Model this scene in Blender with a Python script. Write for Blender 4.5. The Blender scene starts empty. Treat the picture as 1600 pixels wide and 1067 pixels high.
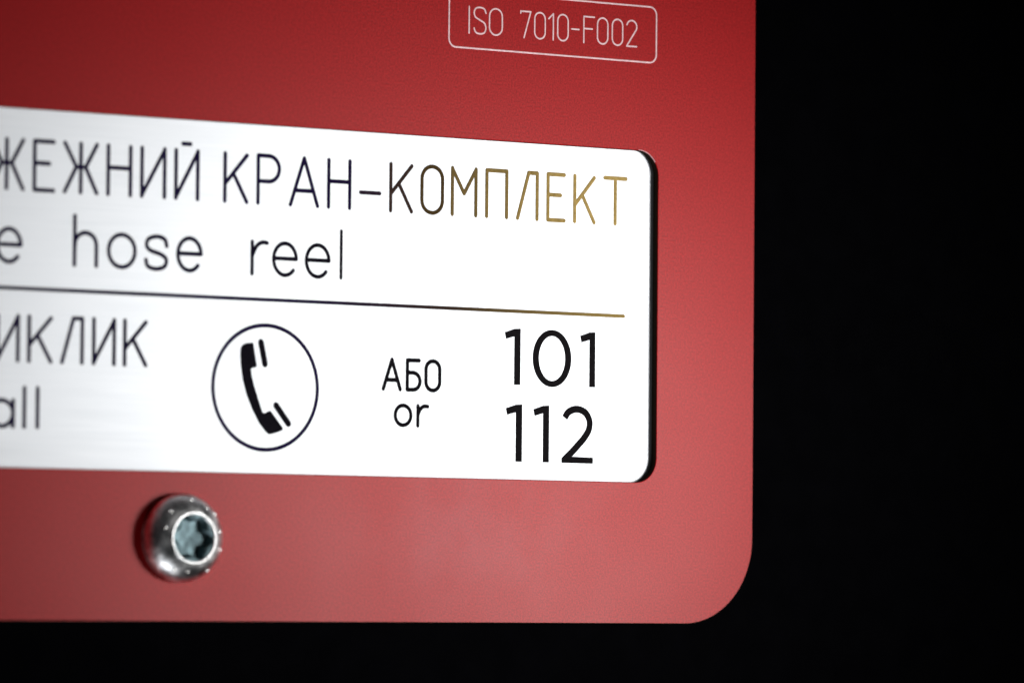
import bpy, bmesh, math, random
from mathutils import Vector, Matrix

S = bpy.context.scene
COL = S.collection
MM = 0.001

# ------------------------------------------------------------------ camera
cam = bpy.data.cameras.new('camera')
cam.sensor_width = 36.0
cam.lens = 187.486
cam.clip_start = 0.01
cam.clip_end = 20.0
cam.dof.use_dof = True
cam.dof.focus_distance = 0.574
cam.dof.aperture_fstop = 24.0
co = bpy.data.objects.new('camera', cam)
COL.objects.link(co)
R = Vector((0.81414044, -0.58060583, 0.00849824))
U = Vector((-0.03423856, -0.03339009, 0.99885576))
F = Vector((0.57965772, 0.81349983, 0.04706333))
m = Matrix(((R.x, U.x, -F.x), (R.y, U.y, -F.y), (R.z, U.z, -F.z))).to_4x4()
m.translation = Vector((-0.3304049, -0.4636949, -0.0268261))
co.matrix_world = m
S.camera = co

# ------------------------------------------------------------------ world, lamps, exposure
w = bpy.data.worlds.new('World')
S.world = w
w.use_nodes = True
w.node_tree.nodes['Background'].inputs[0].default_value = (0.9, 0.95, 1.0, 1)
w.node_tree.nodes['Background'].inputs[1].default_value = 0.022
S.view_settings.view_transform = 'Standard'
S.view_settings.look = 'None'
S.view_settings.exposure = 0.0
S.view_settings.gamma = 1.0
S.render.engine = 'CYCLES'
S.cycles.use_denoising = True
S.cycles.max_bounces = 8


def area(name, loc, target, sx, sy, power, col, spread=180):
    l = bpy.data.lights.new(name, 'AREA')
    l.shape = 'RECTANGLE'
    l.size, l.size_y, l.energy, l.color = sx * MM, sy * MM, power, col
    l.spread = math.radians(spread)
    o = bpy.data.objects.new(name, l)
    COL.objects.link(o)
    o.location = Vector(loc) * MM
    d = (Vector(target) - Vector(loc)).normalized()
    o.rotation_euler = d.to_track_quat('-Z', 'Y').to_euler()
    return o


area('softbox_lamp', (134, -200, -23), (2, 0, -3), 76, 76, 0.0485, (1.0, 0.985, 0.96), 37)
area('small_lamp', (-104, -34, -180), (-41, -1, -21), 80, 56, 0.11, (0.95, 0.97, 1.0))


# ------------------------------------------------------------------ materials
def mat(name):
    mt = bpy.data.materials.new(name)
    mt.use_nodes = True
    nt = mt.node_tree
    return mt, nt, nt.nodes['Principled BSDF']


def node(nt, typ, **kw):
    n = nt.nodes.new(typ)
    for k, v in kw.items():
        setattr(n, k, v)
    return n


def ramp(nt, a, b, ca, cb):
    r = node(nt, 'ShaderNodeValToRGB')
    r.color_ramp.elements[0].position = a
    r.color_ramp.elements[1].position = b
    r.color_ramp.elements[0].color = ca
    r.color_ramp.elements[1].color = cb
    return r


def noise(nt, vec, scale, detail=2.0, rough=0.5):
    n = node(nt, 'ShaderNodeTexNoise')
    n.inputs['Scale'].default_value = scale
    n.inputs['Detail'].default_value = detail
    n.inputs['Roughness'].default_value = rough
    nt.links.new(vec, n.inputs['Vector'])
    return n


def mapping(nt, scale=(1, 1, 1), loc=(0, 0, 0)):
    tc = node(nt, 'ShaderNodeTexCoord')
    mp = node(nt, 'ShaderNodeMapping')
    mp.inputs['Scale'].default_value = scale
    mp.inputs['Location'].default_value = loc
    nt.links.new(tc.outputs['Object'], mp.inputs['Vector'])
    return mp.outputs['Vector']


def g(v):
    return (v, v, v, 1)


def red_lacquer():
    mt, nt, b = mat('red_lacquer')
    L = nt.links.new
    v = mapping(nt)
    grain = noise(nt, v, 4800, 2.0, 0.6)
    col = ramp(nt, 0.34, 0.66, (0.24, 0.002, 0.003, 1), (0.44, 0.007, 0.009, 1))
    L(grain.outputs['Fac'], col.inputs['Fac'])
    # a wiped smear left on the lacquer below the panel
    sm = mapping(nt, (0.8, 1, 1.5), (0.0030, 0, 0.0305))
    n2 = noise(nt, v, 70, 5.0, 0.6)
    ln = node(nt, 'ShaderNodeVectorMath', operation='LENGTH')
    L(sm, ln.inputs[0])
    rr = ramp(nt, 0.003, 0.019, g(1), g(0))
    L(ln.outputs['Value'], rr.inputs['Fac'])
    nr = ramp(nt, 0.42, 0.66, g(0), g(1))
    L(n2.outputs['Fac'], nr.inputs['Fac'])
    mul = node(nt, 'ShaderNodeMath', operation='MULTIPLY')
    L(rr.outputs['Color'], mul.inputs[0])
    L(nr.outputs['Color'], mul.inputs[1])
    sc = node(nt, 'ShaderNodeMath', operation='MULTIPLY')
    L(mul.outputs[0], sc.inputs[0])
    sc.inputs[1].default_value = 0.065
    mix = node(nt, 'ShaderNodeMix', data_type='RGBA')
    L(sc.outputs[0], mix.inputs['Factor'])
    L(col.outputs['Color'], mix.inputs['A'])
    mix.inputs['B'].default_value = (0.42, 0.40, 0.46, 1)
    L(mix.outputs['Result'], b.inputs['Base Color'])
    big = noise(nt, v, 26, 3.0, 0.5)
    ro = ramp(nt, 0.3, 0.7, g(0.31), g(0.37))
    L(big.outputs['Fac'], ro.inputs['Fac'])
    L(ro.outputs['Color'], b.inputs['Roughness'])
    # faint horizontal brushing under the lacquer plus its fine tooth
    br = noise(nt, mapping(nt, (60, 1, 5200)), 1.0, 2.0, 0.6)
    add = node(nt, 'ShaderNodeMath', operation='MULTIPLY_ADD')
    L(br.outputs['Fac'], add.inputs[0])
    add.inputs[1].default_value = 0.3
    L(grain.outputs['Fac'], add.inputs[2])
    bp = node(nt, 'ShaderNodeBump')
    bp.inputs['Strength'].default_value = 0.22
    bp.inputs['Distance'].default_value = 0.00004
    L(add.outputs[0], bp.inputs['Height'])
    L(bp.outputs['Normal'], b.inputs['Normal'])
    b.inputs['Specular IOR Level'].default_value = 0.082
    return mt


def brushed_silver():
    mt, nt, b = mat('brushed_silver')
    L = nt.links.new
    b.inputs['Metallic'].default_value = 1.0
    br = noise(nt, mapping(nt, (70, 1, 5600)), 1.0, 4.0, 0.7)
    c = ramp(nt, 0.3, 0.7, (0.74, 0.765, 0.80, 1), (0.79, 0.81, 0.84, 1))
    L(br.outputs['Fac'], c.inputs['Fac'])
    L(c.outputs['Color'], b.inputs['Base Color'])
    r = ramp(nt, 0.3, 0.7, g(0.725), g(0.695))
    L(br.outputs['Fac'], r.inputs['Fac'])
    L(r.outputs['Color'], b.inputs['Roughness'])
    bp = node(nt, 'ShaderNodeBump')
    bp.inputs['Strength'].default_value = 0.082
    bp.inputs['Distance'].default_value = 0.00003
    L(br.outputs['Fac'], bp.inputs['Height'])
    L(bp.outputs['Normal'], b.inputs['Normal'])
    return mt


def plain(name, col, rough, spec=0.5, metal=0.0, nscale=2500, var=0.15):
    mt, nt, b = mat(name)
    n = noise(nt, mapping(nt), nscale, 3.0)
    c = ramp(nt, 0.3, 0.7, tuple(x * (1 - var) for x in col) + (1,), tuple(x * (1 + var) for x in col) + (1,))
    nt.links.new(n.outputs['Fac'], c.inputs['Fac'])
    nt.links.new(c.outputs['Color'], b.inputs['Base Color'])
    b.inputs['Roughness'].default_value = rough
    b.inputs['Specular IOR Level'].default_value = spec
    b.inputs['Metallic'].default_value = metal
    return mt


def engraving():
    # each letter's object colour carries its tint, lens colour fringing painted in
    mt, nt, b = mat('engraved_stroke')
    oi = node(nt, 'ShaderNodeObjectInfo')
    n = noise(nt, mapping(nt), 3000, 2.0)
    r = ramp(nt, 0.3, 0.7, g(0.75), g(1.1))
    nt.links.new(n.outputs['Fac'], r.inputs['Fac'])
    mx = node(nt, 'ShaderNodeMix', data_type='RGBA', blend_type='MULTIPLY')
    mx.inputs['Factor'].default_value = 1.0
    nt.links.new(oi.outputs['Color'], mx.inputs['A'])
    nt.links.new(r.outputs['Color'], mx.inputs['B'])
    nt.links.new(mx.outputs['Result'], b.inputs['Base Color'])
    b.inputs['Roughness'].default_value = 0.75
    b.inputs['Specular IOR Level'].default_value = 0.02
    return mt


def divider_mat():
    mt, nt, b = mat('engraved_line')
    sx = node(nt, 'ShaderNodeSeparateXYZ')
    tc = node(nt, 'ShaderNodeTexCoord')
    nt.links.new(tc.outputs['Object'], sx.inputs[0])
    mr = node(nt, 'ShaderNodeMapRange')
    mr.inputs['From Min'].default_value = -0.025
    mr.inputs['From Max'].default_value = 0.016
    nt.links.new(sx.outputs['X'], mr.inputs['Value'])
    r = ramp(nt, 0.0, 1.0, (0.010, 0.006, 0.028, 1), (0.26, 0.18, 0.06, 1))  # navy to gold lens fringing painted along the line
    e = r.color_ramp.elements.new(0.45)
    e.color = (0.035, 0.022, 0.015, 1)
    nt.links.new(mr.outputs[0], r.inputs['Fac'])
    nt.links.new(r.outputs['Color'], b.inputs['Base Color'])
    b.inputs['Roughness'].default_value = 0.75
    b.inputs['Specular IOR Level'].default_value = 0.02
    return mt


def chrome():
    mt, nt, b = mat('zinc_plated_steel')
    L = nt.links.new
    n = noise(nt, mapping(nt), 620, 4.0, 0.6)
    c = ramp(nt, 0.38, 0.64, (0.42, 0.43, 0.44, 1), (0.90, 0.90, 0.90, 1))
    L(n.outputs['Fac'], c.inputs['Fac'])
    L(c.outputs['Color'], b.inputs['Base Color'])
    b.inputs['Metallic'].default_value = 1.0
    r = ramp(nt, 0.3, 0.7, g(0.28), g(0.50))
    L(n.outputs['Fac'], r.inputs['Fac'])
    L(r.outputs['Color'], b.inputs['Roughness'])
    bp = node(nt, 'ShaderNodeBump')
    bp.inputs['Strength'].default_value = 0.5
    bp.inputs['Distance'].default_value = 0.0002
    L(n.outputs['Fac'], bp.inputs['Height'])
    L(bp.outputs['Normal'], b.inputs['Normal'])
    return mt


M_RED = red_lacquer()
M_EDGE = plain('black_core', (0.020, 0.013, 0.008), 0.7, 0.05)
M_RIM_GLINT = plain('painted_rim_glint', (0.70, 0.38, 0.40), 0.35, 0.6)  # pale colour stands in for light glinting on the opening's edge
M_SILVER = brushed_silver()
M_BLACK = plain('matt_black', (0.0013, 0.0013, 0.0017), 0.9, 0.0, nscale=300)
M_ENG = engraving()
M_DIV = divider_mat()
M_ISO = plain('bare_metal_engraving', (0.80, 0.54, 0.57), 0.55, 0.4)
M_STEEL = chrome()
M_SOCKET = plain('socket_steel', (0.15, 0.215, 0.235), 0.6, 0.5, 1.0, 900, 0.4)


# ------------------------------------------------------------------ mesh helpers (all in millimetres; y points into the wall)
def link(name, bm, mats, parent=None, smooth=False):
    me = bpy.data.meshes.new(name)
    for v in bm.verts:
        v.co *= MM
    bm.normal_update()
    bm.to_mesh(me)
    bm.free()
    for mt in (mats if isinstance(mats, (list, tuple)) else [mats]):
        me.materials.append(mt)
    if smooth:
        me.polygons.foreach_set('use_smooth', [True] * len(me.polygons))
    o = bpy.data.objects.new(name, me)
    COL.objects.link(o)
    if parent:
        o.parent = parent
    return o


def rrect(x0, x1, z0, z1, r, n=14):
    p = []
    for cx, cz, a0 in ((x1 - r, z1 - r, 0), (x0 + r, z1 - r, 90), (x0 + r, z0 + r, 180), (x1 - r, z0 + r, 270)):
        for i in range(n + 1):
            a = math.radians(a0 + 90 * i / n)
            p.append((cx + r * math.cos(a), cz + r * math.sin(a)))
    return p


def fill(bm, loops, y, flip=False, mi=0):
    es = []
    for lp in loops:
        vs = [bm.verts.new((x, y, z)) for x, z in lp]
        for i in range(len(vs)):
            es.append(bm.edges.new((vs[i], vs[(i + 1) % len(vs)])))
    r = bmesh.ops.triangle_fill(bm, edges=es, use_beauty=True)
    fs = [f for f in r['geom'] if isinstance(f, bmesh.types.BMFace)]
    for f in fs:
        f.normal_update()
        if (f.normal.y > 0) != flip:
            f.normal_flip()
        f.material_index = mi
    return fs


def strip(bm, la, ya, lb, yb, mi, inward):
    n = len(la)
    a = [bm.verts.new((x, ya, z)) for x, z in la]
    b = [bm.verts.new((x, yb, z)) for x, z in lb]
    for i in range(n):
        j = (i + 1) % n
        f = bm.faces.new((a[i], a[j], b[j], b[i]) if inward else (a[j], a[i], b[i], b[j]))
        f.material_index = mi
        f.smooth = True


def poly_solid(name, loops, y0, y1, m_, parent):
    """flat shape with its own small thickness: y1 is the front"""
    bm = bmesh.new()
    fill(bm, loops, y1)
    for k, lp in enumerate(loops):
        n = len(lp)
        a = [bm.verts.new((x, y0, z)) for x, z in lp]
        b = [bm.verts.new((x, y1, z)) for x, z in lp]
        for i in range(n):
            j = (i + 1) % n
            bm.faces.new((a[i], a[j], b[j], b[i]))
    bmesh.ops.remove_doubles(bm, verts=bm.verts, dist=1e-5)
    bmesh.ops.recalc_face_normals(bm, faces=bm.faces)
    return link(name, bm, m_, parent)


PROF = [(-1, 0), (-0.8, 0.65), (0, 1), (0.8, 0.65), (1, 0)]


def stroke(bm, pts, width, y, h, closed=False):
    """a round ended engraved line of the given width following pts (x, z)"""
    P = [Vector((a, b)) for a, b in pts]
    n = len(P)
    hw = width / 2
    secs = []
    for i in range(n):
        if closed:
            d0, d1 = (P[i] - P[i - 1]).normalized(), (P[(i + 1) % n] - P[i]).normalized()
        else:
            d0 = (P[i] - P[i - 1]).normalized() if i else (P[1] - P[0]).normalized()
            d1 = (P[i + 1] - P[i]).normalized() if i < n - 1 else d0
        t = (d0 + d1)
        t = t.normalized() if t.length > 1e-6 else d1
        k = 1 / max(0.6, t.dot(d1))
        secs.append((P[i], Vector((-t.y, t.x)) * k, 1.0))
    if not closed:
        pre, post = [], []
        d = (P[1] - P[0]).normalized()
        e = (P[-1] - P[-2]).normalized()
        for a in (85, 60, 30):
            s, c = math.sin(math.radians(a)), math.cos(math.radians(a))
            pre.append((P[0] - d * hw * s, Vector((-d.y, d.x)), c))
            post.insert(0, (P[-1] + e * hw * s, Vector((-e.y, e.x)), c))
        secs = pre + secs + post
    rows = []
    for p, nrm, k in secs:
        rows.append([bm.verts.new((p.x + nrm.x * u * hw * k, y - v * h * k, p.y + nrm.y * u * hw * k)) for u, v in PROF])
    m_ = len(rows)
    for i in range(m_ if closed else m_ - 1):
        a, b = rows[i], rows[(i + 1) % m_]
        for q in range(4):
            f = bm.faces.new((a[q], b[q], b[q + 1], a[q + 1]))
            f.smooth = True


def arc(cx, cz, rx, rz, a0, a1, n=12):
    return [(cx + rx * math.cos(math.radians(a0 + (a1 - a0) * i / n)), cz + rz * math.sin(math.radians(a0 + (a1 - a0) * i / n))) for i in range(n + 1)]


def spline(P, n=7):
    out = []
    for i in range(len(P) - 1):
        p0, p1, p2, p3 = P[max(0, i - 1)], P[i], P[i + 1], P[min(len(P) - 1, i + 2)]
        for k in range(n):
            t = k / n
            out.append(tuple(0.5 * (2 * p1[j] + (p2[j] - p0[j]) * t + (2 * p0[j] - 5 * p1[j] + 4 * p2[j] - p3[j]) * t * t
                                    + (3 * p1[j] - p0[j] - 3 * p2[j] + p3[j]) * t ** 3) for j in (0, 1)))
    out.append(P[-1])
    return out


def glyph(ch, W, H):
    """strokes of a letter in a box W wide and H tall; each is (points, closed)"""
    s = lambda *p: ([(a * W, b * H) for a, b in p], False)
    if ch == 'Ж':
        return [s((0, 1), (.36, .52)), s((.36, .52), (0, 0)), s((1, 1), (.65, .52)), s((.65, .52), (1, 0)), s((.36, .52), (.65, .52)), s((.5, 0), (.5, 1))]
    if ch == 'Е':
        return [s((1, 1), (0, 1)), s((0, 1), (0, 0)), s((0, 0), (1, 0)), s((0, .55), (.77, .55))]
    if ch == 'Н':
        return [s((0, 0), (0, 1)), s((1, 0), (1, 1)), s((0, .55), (1, .55))]
    if ch in 'ИЙ':
        r = [s((0, 1), (0, 0)), s((0, 0.02), (1, .98)), s((1, 1), (1, 0))]
        return r + ([s((.31, 1.14), (.66, 1.14))] if ch == 'Й' else [])
    if ch == 'К':
        return [s((0, 0), (0, 1)), s((0, .36), (1, .98)), s((.38, .59), (1, 0))]
    if ch == 'Р':
        r = .27 * H
        return [s((0, 0), (0, 1)), ([(0, H), (W - r, H)] + arc(W - r, H - r, r, r, 90, -90, 14)[1:-1] + [(W - r, H - 2 * r), (0, H - 2 * r)], False)]
    if ch == 'А':
        return [s((0, 0), (.5, 1)), s((.5, 1), (1, 0)), s((.17, .31), (.84, .31))]
    if ch == '-':
        return [s((0, 0), (1, 0))]
    if ch in 'О0':
        r = W / 2
        return [(arc(r, H - r, r, r, 0, 180, 14) + arc(r, r, r, r, 180, 360, 14), True)]
    if ch == 'М':
        return [s((0, 0), (0, 1)), s((0, .99), (.5, .46)), s((.5, .46), (1, .99)), s((1, 1), (1, 0))]
    if ch == 'П':
        return [s((0, 0), (0, 1)), s((0, 1), (1, 1)), s((1, 1), (1, 0))]
    if ch == 'Л':
        return [s((0, 0), (.56, 1)), s((.56, 1), (1, 1)), s((1, 1), (1, 0))]
    if ch == 'Т':
        return [s((0, 1), (1, 1)), s((.5, 1), (.5, 0))]
    if ch == 'Б':
        r = .29 * H
        return [s((0, 0), (0, 1)), s((0, 1), (.92, 1)), ([(0, 2 * r), (W - r, 2 * r)] + arc(W - r, r, r, r, 90, -90, 12)[1:-1] + [(W - r, 0), (0, 0)], False)]
    if ch == 'o':
        return [(arc(W / 2, H / 2, W / 2, H / 2, 0, 345, 23), True)]
    if ch == 'e':
        return [([(0.02 * W, .52 * H), (W, .52 * H)], False), (arc(W / 2, H / 2, W / 2, H / 2, 3, 318, 24), False)]
    if ch == 'h':
        r = W / 2
        return [s((0, 0), (0, 1.5)), ([(0, H - r * 1.25)] + arc(r, H - r, r, r, 160, 0, 10) + [(W, 0)], False)]
    if ch == 'r':
        return [s((0, 0), (0, 1)), (spline([(0, .55 * H), (.28 * W, .86 * H), (.65 * W, .99 * H), (W, .98 * H)]), False)]
    if ch == 's':
        return [(spline([(W * .97, H * .72), (W * .86, H * .93), (W * .5, H), (W * .13, H * .91), (W * .05, H * .71), (W * .24, H * .56), (W * .68, H * .46),
                         (W * .94, H * .32), (W * .88, H * .09), (W * .5, 0), (W * .12, H * .07), (W * .02, H * .27)]), False)]
    if ch == 'l':
        return [([(0, 0), (0, H)], False)]
    if ch == 'a':
        return [(arc(W / 2, H / 2, W / 2, H / 2, 0, 345, 23), True), s((1, 0), (1, 1))]
    if ch == 'I':
        return [([(0, 0), (0, H)], False)]
    if ch == 'S':
        return [(spline([(W, H * .80), (W * .86, H * .95), (W * .5, H), (W * .14, H * .95), (0, H * .79), (W * .12, H * .62), (W * .5, H * .52), (W * .88, H * .41),
                         (W, H * .22), (W * .86, H * .05), (W * .5, 0), (W * .14, H * .05), (0, H * .20)]), False)]
    if ch == '7':
        return [s((0, .92), (0, 1)), s((0, 1), (1, 1)), s((1, 1), (.34, 0))]
    if ch == '1':
        return [s((0, .80), (1, 1)), s((1, 1), (1, 0))]
    if ch == 'F':
        return [s((0, 0), (0, 1)), s((0, 1), (1, 1)), s((0, .54), (.80, .54))]
    if ch == '2':
        r = W / 2
        return [(arc(r, H - r, r, r, 165, -25, 14) + [(0, 0)], False), s((0, 0), (1, 0))]
    raise KeyError(ch)


SILVER_Y = 0.9          # the silver panel lies 0.9 mm behind the lacquered face


def name_of(ch):
    return 'dash' if ch == '-' else ('digit' if ch.isdigit() else 'letter')


def engrave(line, z0, H, width, y, h, m_, parent, tint=None):
    for ch, x0, x1 in line:
        bm = bmesh.new()
        zz = z0
        for pts, closed in glyph(ch, x1 - x0, H):
            stroke(bm, [(x0 + a, zz + b) for a, b in pts], width, y, h, closed)
        o = link(name_of(ch), bm, m_, parent)
        if tint:
            o.color = tuple(tint((x0 + x1) / 2)) + (1.0,)


def lerp(a, b, t):
    return tuple(x + (y - x) * t for x, y in zip(a, b))


FRINGE_B, INK_K, FRINGE_A = (0.009, 0.004, 0.032), (0.006, 0.005, 0.007), (0.38, 0.265, 0.09)  # navy and gold are lens colour fringing painted into the strokes
FRINGE_M = (0.05, 0.030, 0.012)  # brown step of the same painted fringing


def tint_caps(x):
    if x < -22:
        return FRINGE_B
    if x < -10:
        return lerp(FRINGE_B, FRINGE_M, (x + 22) / 12)
    return lerp(FRINGE_M, FRINGE_A, min(1, ((x + 10) / 21) ** 0.8))


def tint_low(x):
    return lerp(FRINGE_B, INK_K, min(1, max(0, (x + 60) / 40)))


# ------------------------------------------------------------------ the setting: the matt black surface behind the sign
bm = bmesh.new()
fill(bm, [rrect(-900, 900, -700, 700, 2, 1)], 2.6)
wall = link('wall', bm, M_BLACK)
wall['kind'] = 'structure'

# ------------------------------------------------------------------ the sign
sign = bpy.data.objects.new('information_sign', None)
sign.location = (0, 0, 0)
COL.objects.link(sign)
sign['label'] = 'red rounded metal sign with a recessed silver text panel and a telephone emblem'
sign['category'] = 'sign'

OUT = (-152, 32.72, -29.95, 126)
OPEN = (-138, 19.42, -14.72, 21.40)
bm = bmesh.new()
c = 0.07
outer, outer2 = rrect(*OUT, 9.3, 24), rrect(OUT[0] - c, OUT[1] + c, OUT[2] - c, OUT[3] + c, 9.3 + c, 24)
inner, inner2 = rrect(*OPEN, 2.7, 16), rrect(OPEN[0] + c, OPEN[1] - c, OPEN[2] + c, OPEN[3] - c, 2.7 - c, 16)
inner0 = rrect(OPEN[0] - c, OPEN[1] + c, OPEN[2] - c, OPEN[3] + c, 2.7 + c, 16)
fill(bm, [outer, inner0], 0)
strip(bm, outer, 0, outer2, c, 1, False)
strip(bm, outer2, c, outer2, SILVER_Y, 1, False)
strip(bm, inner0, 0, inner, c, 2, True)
strip(bm, inner, c, inner, SILVER_Y, 1, True)
bmesh.ops.remove_doubles(bm, verts=bm.verts, dist=1e-5)
bmesh.ops.recalc_face_normals(bm, faces=bm.faces)
for f in bm.faces:          # only the long upper edge of the opening keeps the painted glint
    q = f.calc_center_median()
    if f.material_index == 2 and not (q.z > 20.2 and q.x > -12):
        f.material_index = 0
face = link('face_plate', bm, [M_RED, M_EDGE, M_RIM_GLINT], sign)

bm = bmesh.new()
back = rrect(OUT[0] + 0.5, OUT[1] - 0.5, OUT[2] + 0.5, OUT[3] - 0.5, 8.8, 12)
fill(bm, [back], SILVER_Y + 0.003)
strip(bm, back, SILVER_Y + 0.003, back, 2.6, 0, False)
panel = link('silver_panel', bm, M_SILVER, sign)
panel.location.x = -0.21 * MM

YS, HS = SILVER_Y + 0.001, 0.03
L1 = [('Ж', -63.54, -59.75), ('Е', -58.42, -56.19), ('Ж', -54.88, -51.11), ('Н', -49.76, -47.11), ('И', -45.75, -43.03), ('Й', -41.66, -39.03), ('К', -35.71, -33.03),
      ('Р', -31.64, -29.03), ('А', -27.63, -24.25), ('Н', -22.87, -20.22), ('К', -15.02, -12.35), ('О', -11.03, -8.38), ('М', -7.10, -4.04),
      ('П', -2.62, -0.01), ('Л', 1.44, 4.01), ('Е', 5.45, 7.61), ('К', 9.02, 11.63), ('Т', 13.05, 15.90)]
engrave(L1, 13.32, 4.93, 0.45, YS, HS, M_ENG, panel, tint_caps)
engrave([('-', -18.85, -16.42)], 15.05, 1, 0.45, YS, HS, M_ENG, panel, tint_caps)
L2 = [('e', -62.63, -59.90), ('h', -53.62, -51.05), ('o', -49.61, -46.47), ('s', -45.21, -42.59), ('e', -41.32, -38.52), ('r', -32.28, -30.44), ('e', -29.63, -26.82), ('e', -25.57, -22.74)]
engrave(L2, 5.94, 3.32, 0.45, YS, HS, M_ENG, panel, tint_low)
engrave([('l', -21.22, -21.22)], 5.94, 4.92, 0.40, YS, HS, M_ENG, panel, tint_low)
L3 = [('И', -62.45, -60.09), ('К', -58.80, -56.26), ('Л', -54.95, -52.60), ('И', -51.23, -48.82), ('К', -47.56, -45.05)]
engrave(L3, -3.95, 4.48, 0.45, YS, HS, M_ENG, panel, tint_low)
engrave([('a', -63.20, -60.55)], -10.57, 2.62, 0.45, YS, HS, M_ENG, panel, tint_low)
engrave([('l', -59.25, -59.25), ('l', -57.72, -57.72)], -10.57, 3.92, 0.45, YS, HS, M_ENG, panel, tint_low)
L5 = [('А', -15.73, -13.58), ('Б', -12.68, -11.05), ('О', -10.29, -8.52)]
engrave(L5, -5.49, 3.11, 0.46, YS, HS, M_ENG, panel, tint_low)
engrave([('o', -14.18, -12.18), ('r', -11.28, -10.03)], -9.26, 2.09, 0.45, YS, HS, M_ENG, panel, tint_low)

# dividing line
bm = bmesh.new()
stroke(bm, [(-137.0, 3.31)] + [(x, 3.31) for x in range(-120, 15, 10)] + [(15.72, 3.31)], 0.40, YS, HS)
link('divider', bm, M_DIV, panel)

# bold emergency numbers
KB = (0.007, 0.006, 0.007, 1)


def one(x, z0, z1, wst, fl):
    return [(x, z1), (x, z0), (x - wst, z0), (x - wst, z1 - 0.86), (x - wst - fl, z1 - 1.16), (x - wst - fl - 0.17, z1 - 0.46), (x - wst, z1 - 0.05)]


def bold(loops):
    o = poly_solid('digit', loops, YS, YS - 0.03, M_ENG, panel)
    o.color = KB


bold([one(1.97, -4.57, 1.47, 0.80, 1.10)])
el = lambda cx, cz, rx, rz: arc(cx, cz, rx, rz, 0, 352.5, 47)
bold([el(6.16, -1.60, 2.56, 3.08), el(6.16, -1.60, 1.76, 2.42)])
bold([one(11.92, -4.53, 1.43, 0.76, 1.08)])
bold([one(2.26, -12.79, -6.64, 0.82, 1.15)])
bold([one(5.83, -12.78, -6.66, 0.79, 1.12)])
mid = spline([(7.93, -7.92), (8.45, -7.27), (9.50, -6.96), (10.60, -7.27), (11.20, -8.10), (11.17, -9.05), (10.60, -9.95), (9.60, -10.95), (7.98, -12.46)], 6)
L_, R_ = [], []
for i, p in enumerate(mid):
    a, b = Vector(mid[max(0, i - 1)]), Vector(mid[min(len(mid) - 1, i + 1)])
    t = (b - a).normalized()
    nx, nz = -t.y * 0.38, t.x * 0.38
    L_.append((p[0] + nx, p[1] + nz))
    R_.append((p[0] - nx, p[1] - nz))
two = L_[:-3] + [(8.78, -12.08), (11.71, -12.14), (11.71, -12.79), (7.53, -12.79), (7.53, -12.27)] + R_[:-4][::-1]
bold([two])

# telephone emblem
bm = bmesh.new()
stroke(bm, arc(-30.473, -5.796, 6.44, 6.44, 0, 356, 89), 0.45, YS, HS, True)
o = link('emblem_ring', bm, M_ENG, panel)
o.color = FRINGE_B + (1,)
hs = [(-33.58, -1.83), (-33.38, -1.47), (-32.87, -1.26), (-32.1, -1.17), (-31.98, -1.42), (-31.8, -2.38), (-31.56, -3.60), (-31.66, -3.74), (-32.17, -3.84), (-32.27, -3.98), (-32.17, -4.6), (-31.84, -5.69),
      (-31.35, -6.98), (-30.84, -8.28), (-30.72, -8.42), (-30.5, -8.42), (-29.97, -8.18), (-29.76, -8.22), (-29.15, -8.92), (-28.27, -9.92), (-28.30, -10.13), (-28.5, -10.24), (-29.13, -10.46),
      (-29.86, -10.64), (-30.1, -10.60), (-30.45, -10.32), (-31.21, -9.5), (-32.06, -8.13), (-32.8, -6.58), (-33.29, -5.03), (-33.54, -3.48), (-33.61, -2.44)]
o = poly_solid('handset_icon', [hs], YS, YS - 0.03, M_ENG, panel)
o.color = (0.006, 0.005, 0.008, 1)
for a, b in (((-31.08, -1.12), (-30.56, -3.36)), ((-29.15, -7.60), (-27.60, -9.46))):
    bm = bmesh.new()
    stroke(bm, [a, b], 0.74, YS, 0.03)
    o = link('sound_bar', bm, M_ENG, panel)
    o.color = (0.006, 0.005, 0.008, 1)

# standard number engraved through the red lacquer
ISO = [('I', -5.96, -5.96), ('S', -5.31, -3.78), ('О', -3.31, -1.63), ('7', 0.79, 2.11), ('0', 2.64, 4.03), ('1', 4.50, 5.11), ('0', 5.69, 7.09), ('F', 9.19, 10.60),
       ('0', 11.02, 12.42), ('0', 13.02, 14.43), ('2', 14.98, 16.34)]
engrave(ISO, 32.66, 2.82, 0.18, 0, 0.02, M_ISO, face)
engrave([('-', 7.57, 8.54)], 34.01, 1, 0.18, 0, 0.02, M_ISO, face)
bm = bmesh.new()
stroke(bm, rrect(-8.56, 19.02, 31.05, 37.14, 0.9, 8), 0.18, 0, 0.02, True)
link('number_frame', bm, M_ISO, face)

# ------------------------------------------------------------------ the bolt
BX, BZ = -41.6, -21.5
bolt = bpy.data.objects.new('bolt', None)
bolt.location = (BX * MM, 0, BZ * MM)
COL.objects.link(bolt)
bolt['label'] = 'shiny button head bolt with star shaped socket fixing the red sign below its silver panel'
bolt['category'] = 'bolt'


def lathe(prof, n=72, star=None):
    bm = bmesh.new()
    rows = []
    for r, y in prof:
        rows.append([bm.verts.new((r * math.cos(2 * math.pi * i / n), y, r * math.sin(2 * math.pi * i / n))) for i in range(n)])
    for a, b in zip(rows, rows[1:]):
        for i in range(n):
            j = (i + 1) % n
            f = bm.faces.new((a[i], b[i], b[j], a[j]))
            f.smooth = True
    return bm


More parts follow.
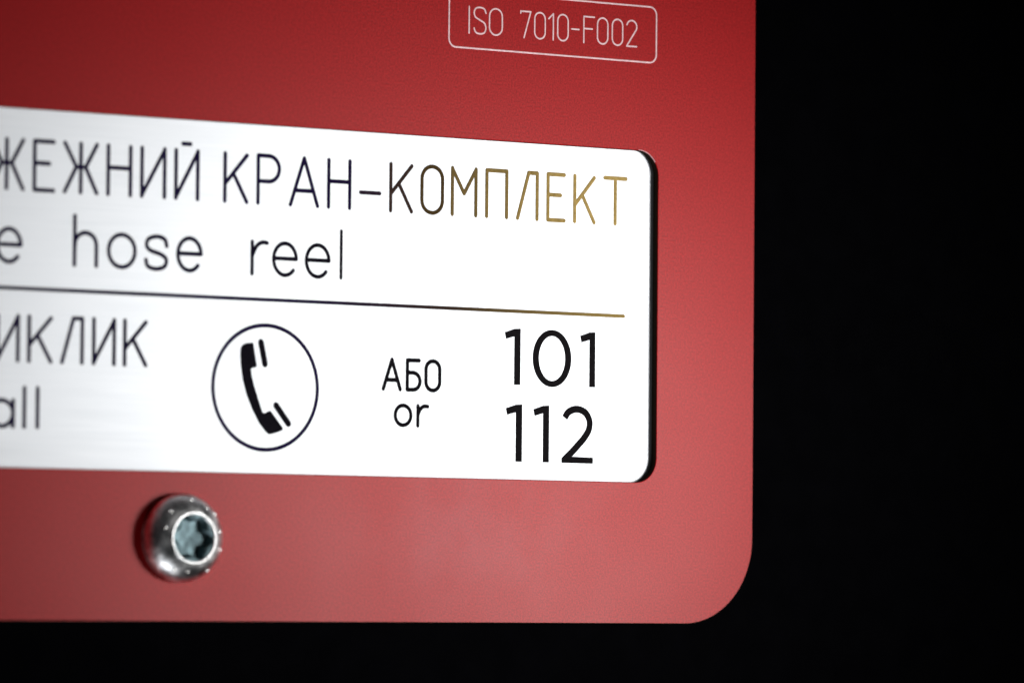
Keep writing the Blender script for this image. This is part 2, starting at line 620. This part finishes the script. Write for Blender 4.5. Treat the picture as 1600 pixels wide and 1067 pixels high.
STAND = -0.45
prof = [(4.40, 0.002), (4.50, -0.06), (4.55, -0.25)]
for i in range(0, 13):
    a = math.radians(80 - 62 * i / 12)
    prof.append((2.72 + 2.707 * (math.sin(a) - 0.309), STAND - 2.45 + 2.707 * (0.951 - math.cos(a))))
bm = lathe(prof)
bmesh.ops.recalc_face_normals(bm, faces=bm.faces)
link('head', bm, M_STEEL, bolt)
bm = lathe([(a, b + STAND) for a, b in ((2.74, -2.44), (2.70, -2.54), (2.56, -2.58), (2.42, -2.54), (2.34, -2.40))])
link('socket_rim', bm, M_STEEL, bolt)
# six lobed socket with a sunken floor
n = 96
bm = bmesh.new()
rows = []
for k, y in ((1.0, STAND - 2.42), (0.96, STAND - 1.95), (0.90, STAND - 1.55)):
    row = []
    for i in range(n):
        a = 2 * math.pi * i / n
        r = (2.06 + 0.30 * math.cos(6 * a + 0.5)) * k
        row.append(bm.verts.new((r * math.cos(a), y, r * math.sin(a))))
    rows.append(row)
top = [bm.verts.new((2.36 * math.cos(2 * math.pi * i / n), STAND - 2.43, 2.36 * math.sin(2 * math.pi * i / n))) for i in range(n)]
rows.insert(0, top)
cen = bm.verts.new((0, STAND - 1.30, 0))
for a, b in zip(rows, rows[1:]):
    for i in range(n):
        j = (i + 1) % n
        bm.faces.new((a[i], a[j], b[j], b[i])).smooth = True
for i in range(n):
    bm.faces.new((rows[-1][i], rows[-1][(i + 1) % n], cen))
bmesh.ops.recalc_face_normals(bm, faces=bm.faces)
link('socket', bm, M_SOCKET, bolt)
# little raised marks stamped round the head
stud = None
for k, ang in enumerate((12, 41, 60, 88, 133, 162, 240, 262, 303, 342)):
    a = math.radians(ang)
    rr_ = 3.35 + 0.55 * ((k * 3) % 5) / 4
    sn = 0.309 + (rr_ - 2.72) / 2.707
    yy = STAND - 2.45 + 2.707 * (0.951 - math.sqrt(1 - sn * sn))
    pos = Vector((rr_ * math.cos(a), yy, rr_ * math.sin(a))) * MM
    if stud is None:
        bm = bmesh.new()
        bmesh.ops.create_icosphere(bm, subdivisions=2, radius=0.22)
        stud = link('stamped_mark', bm, M_STEEL, bolt, True)
        o = stud
    else:
        o = stud.copy()
        COL.objects.link(o)
        o.parent = bolt
    o.location = pos
    k_ = 0.75 + 0.6 * ((k * 7) % 5) / 4
    o.scale = (k_, 0.45, 1.9 - k_)
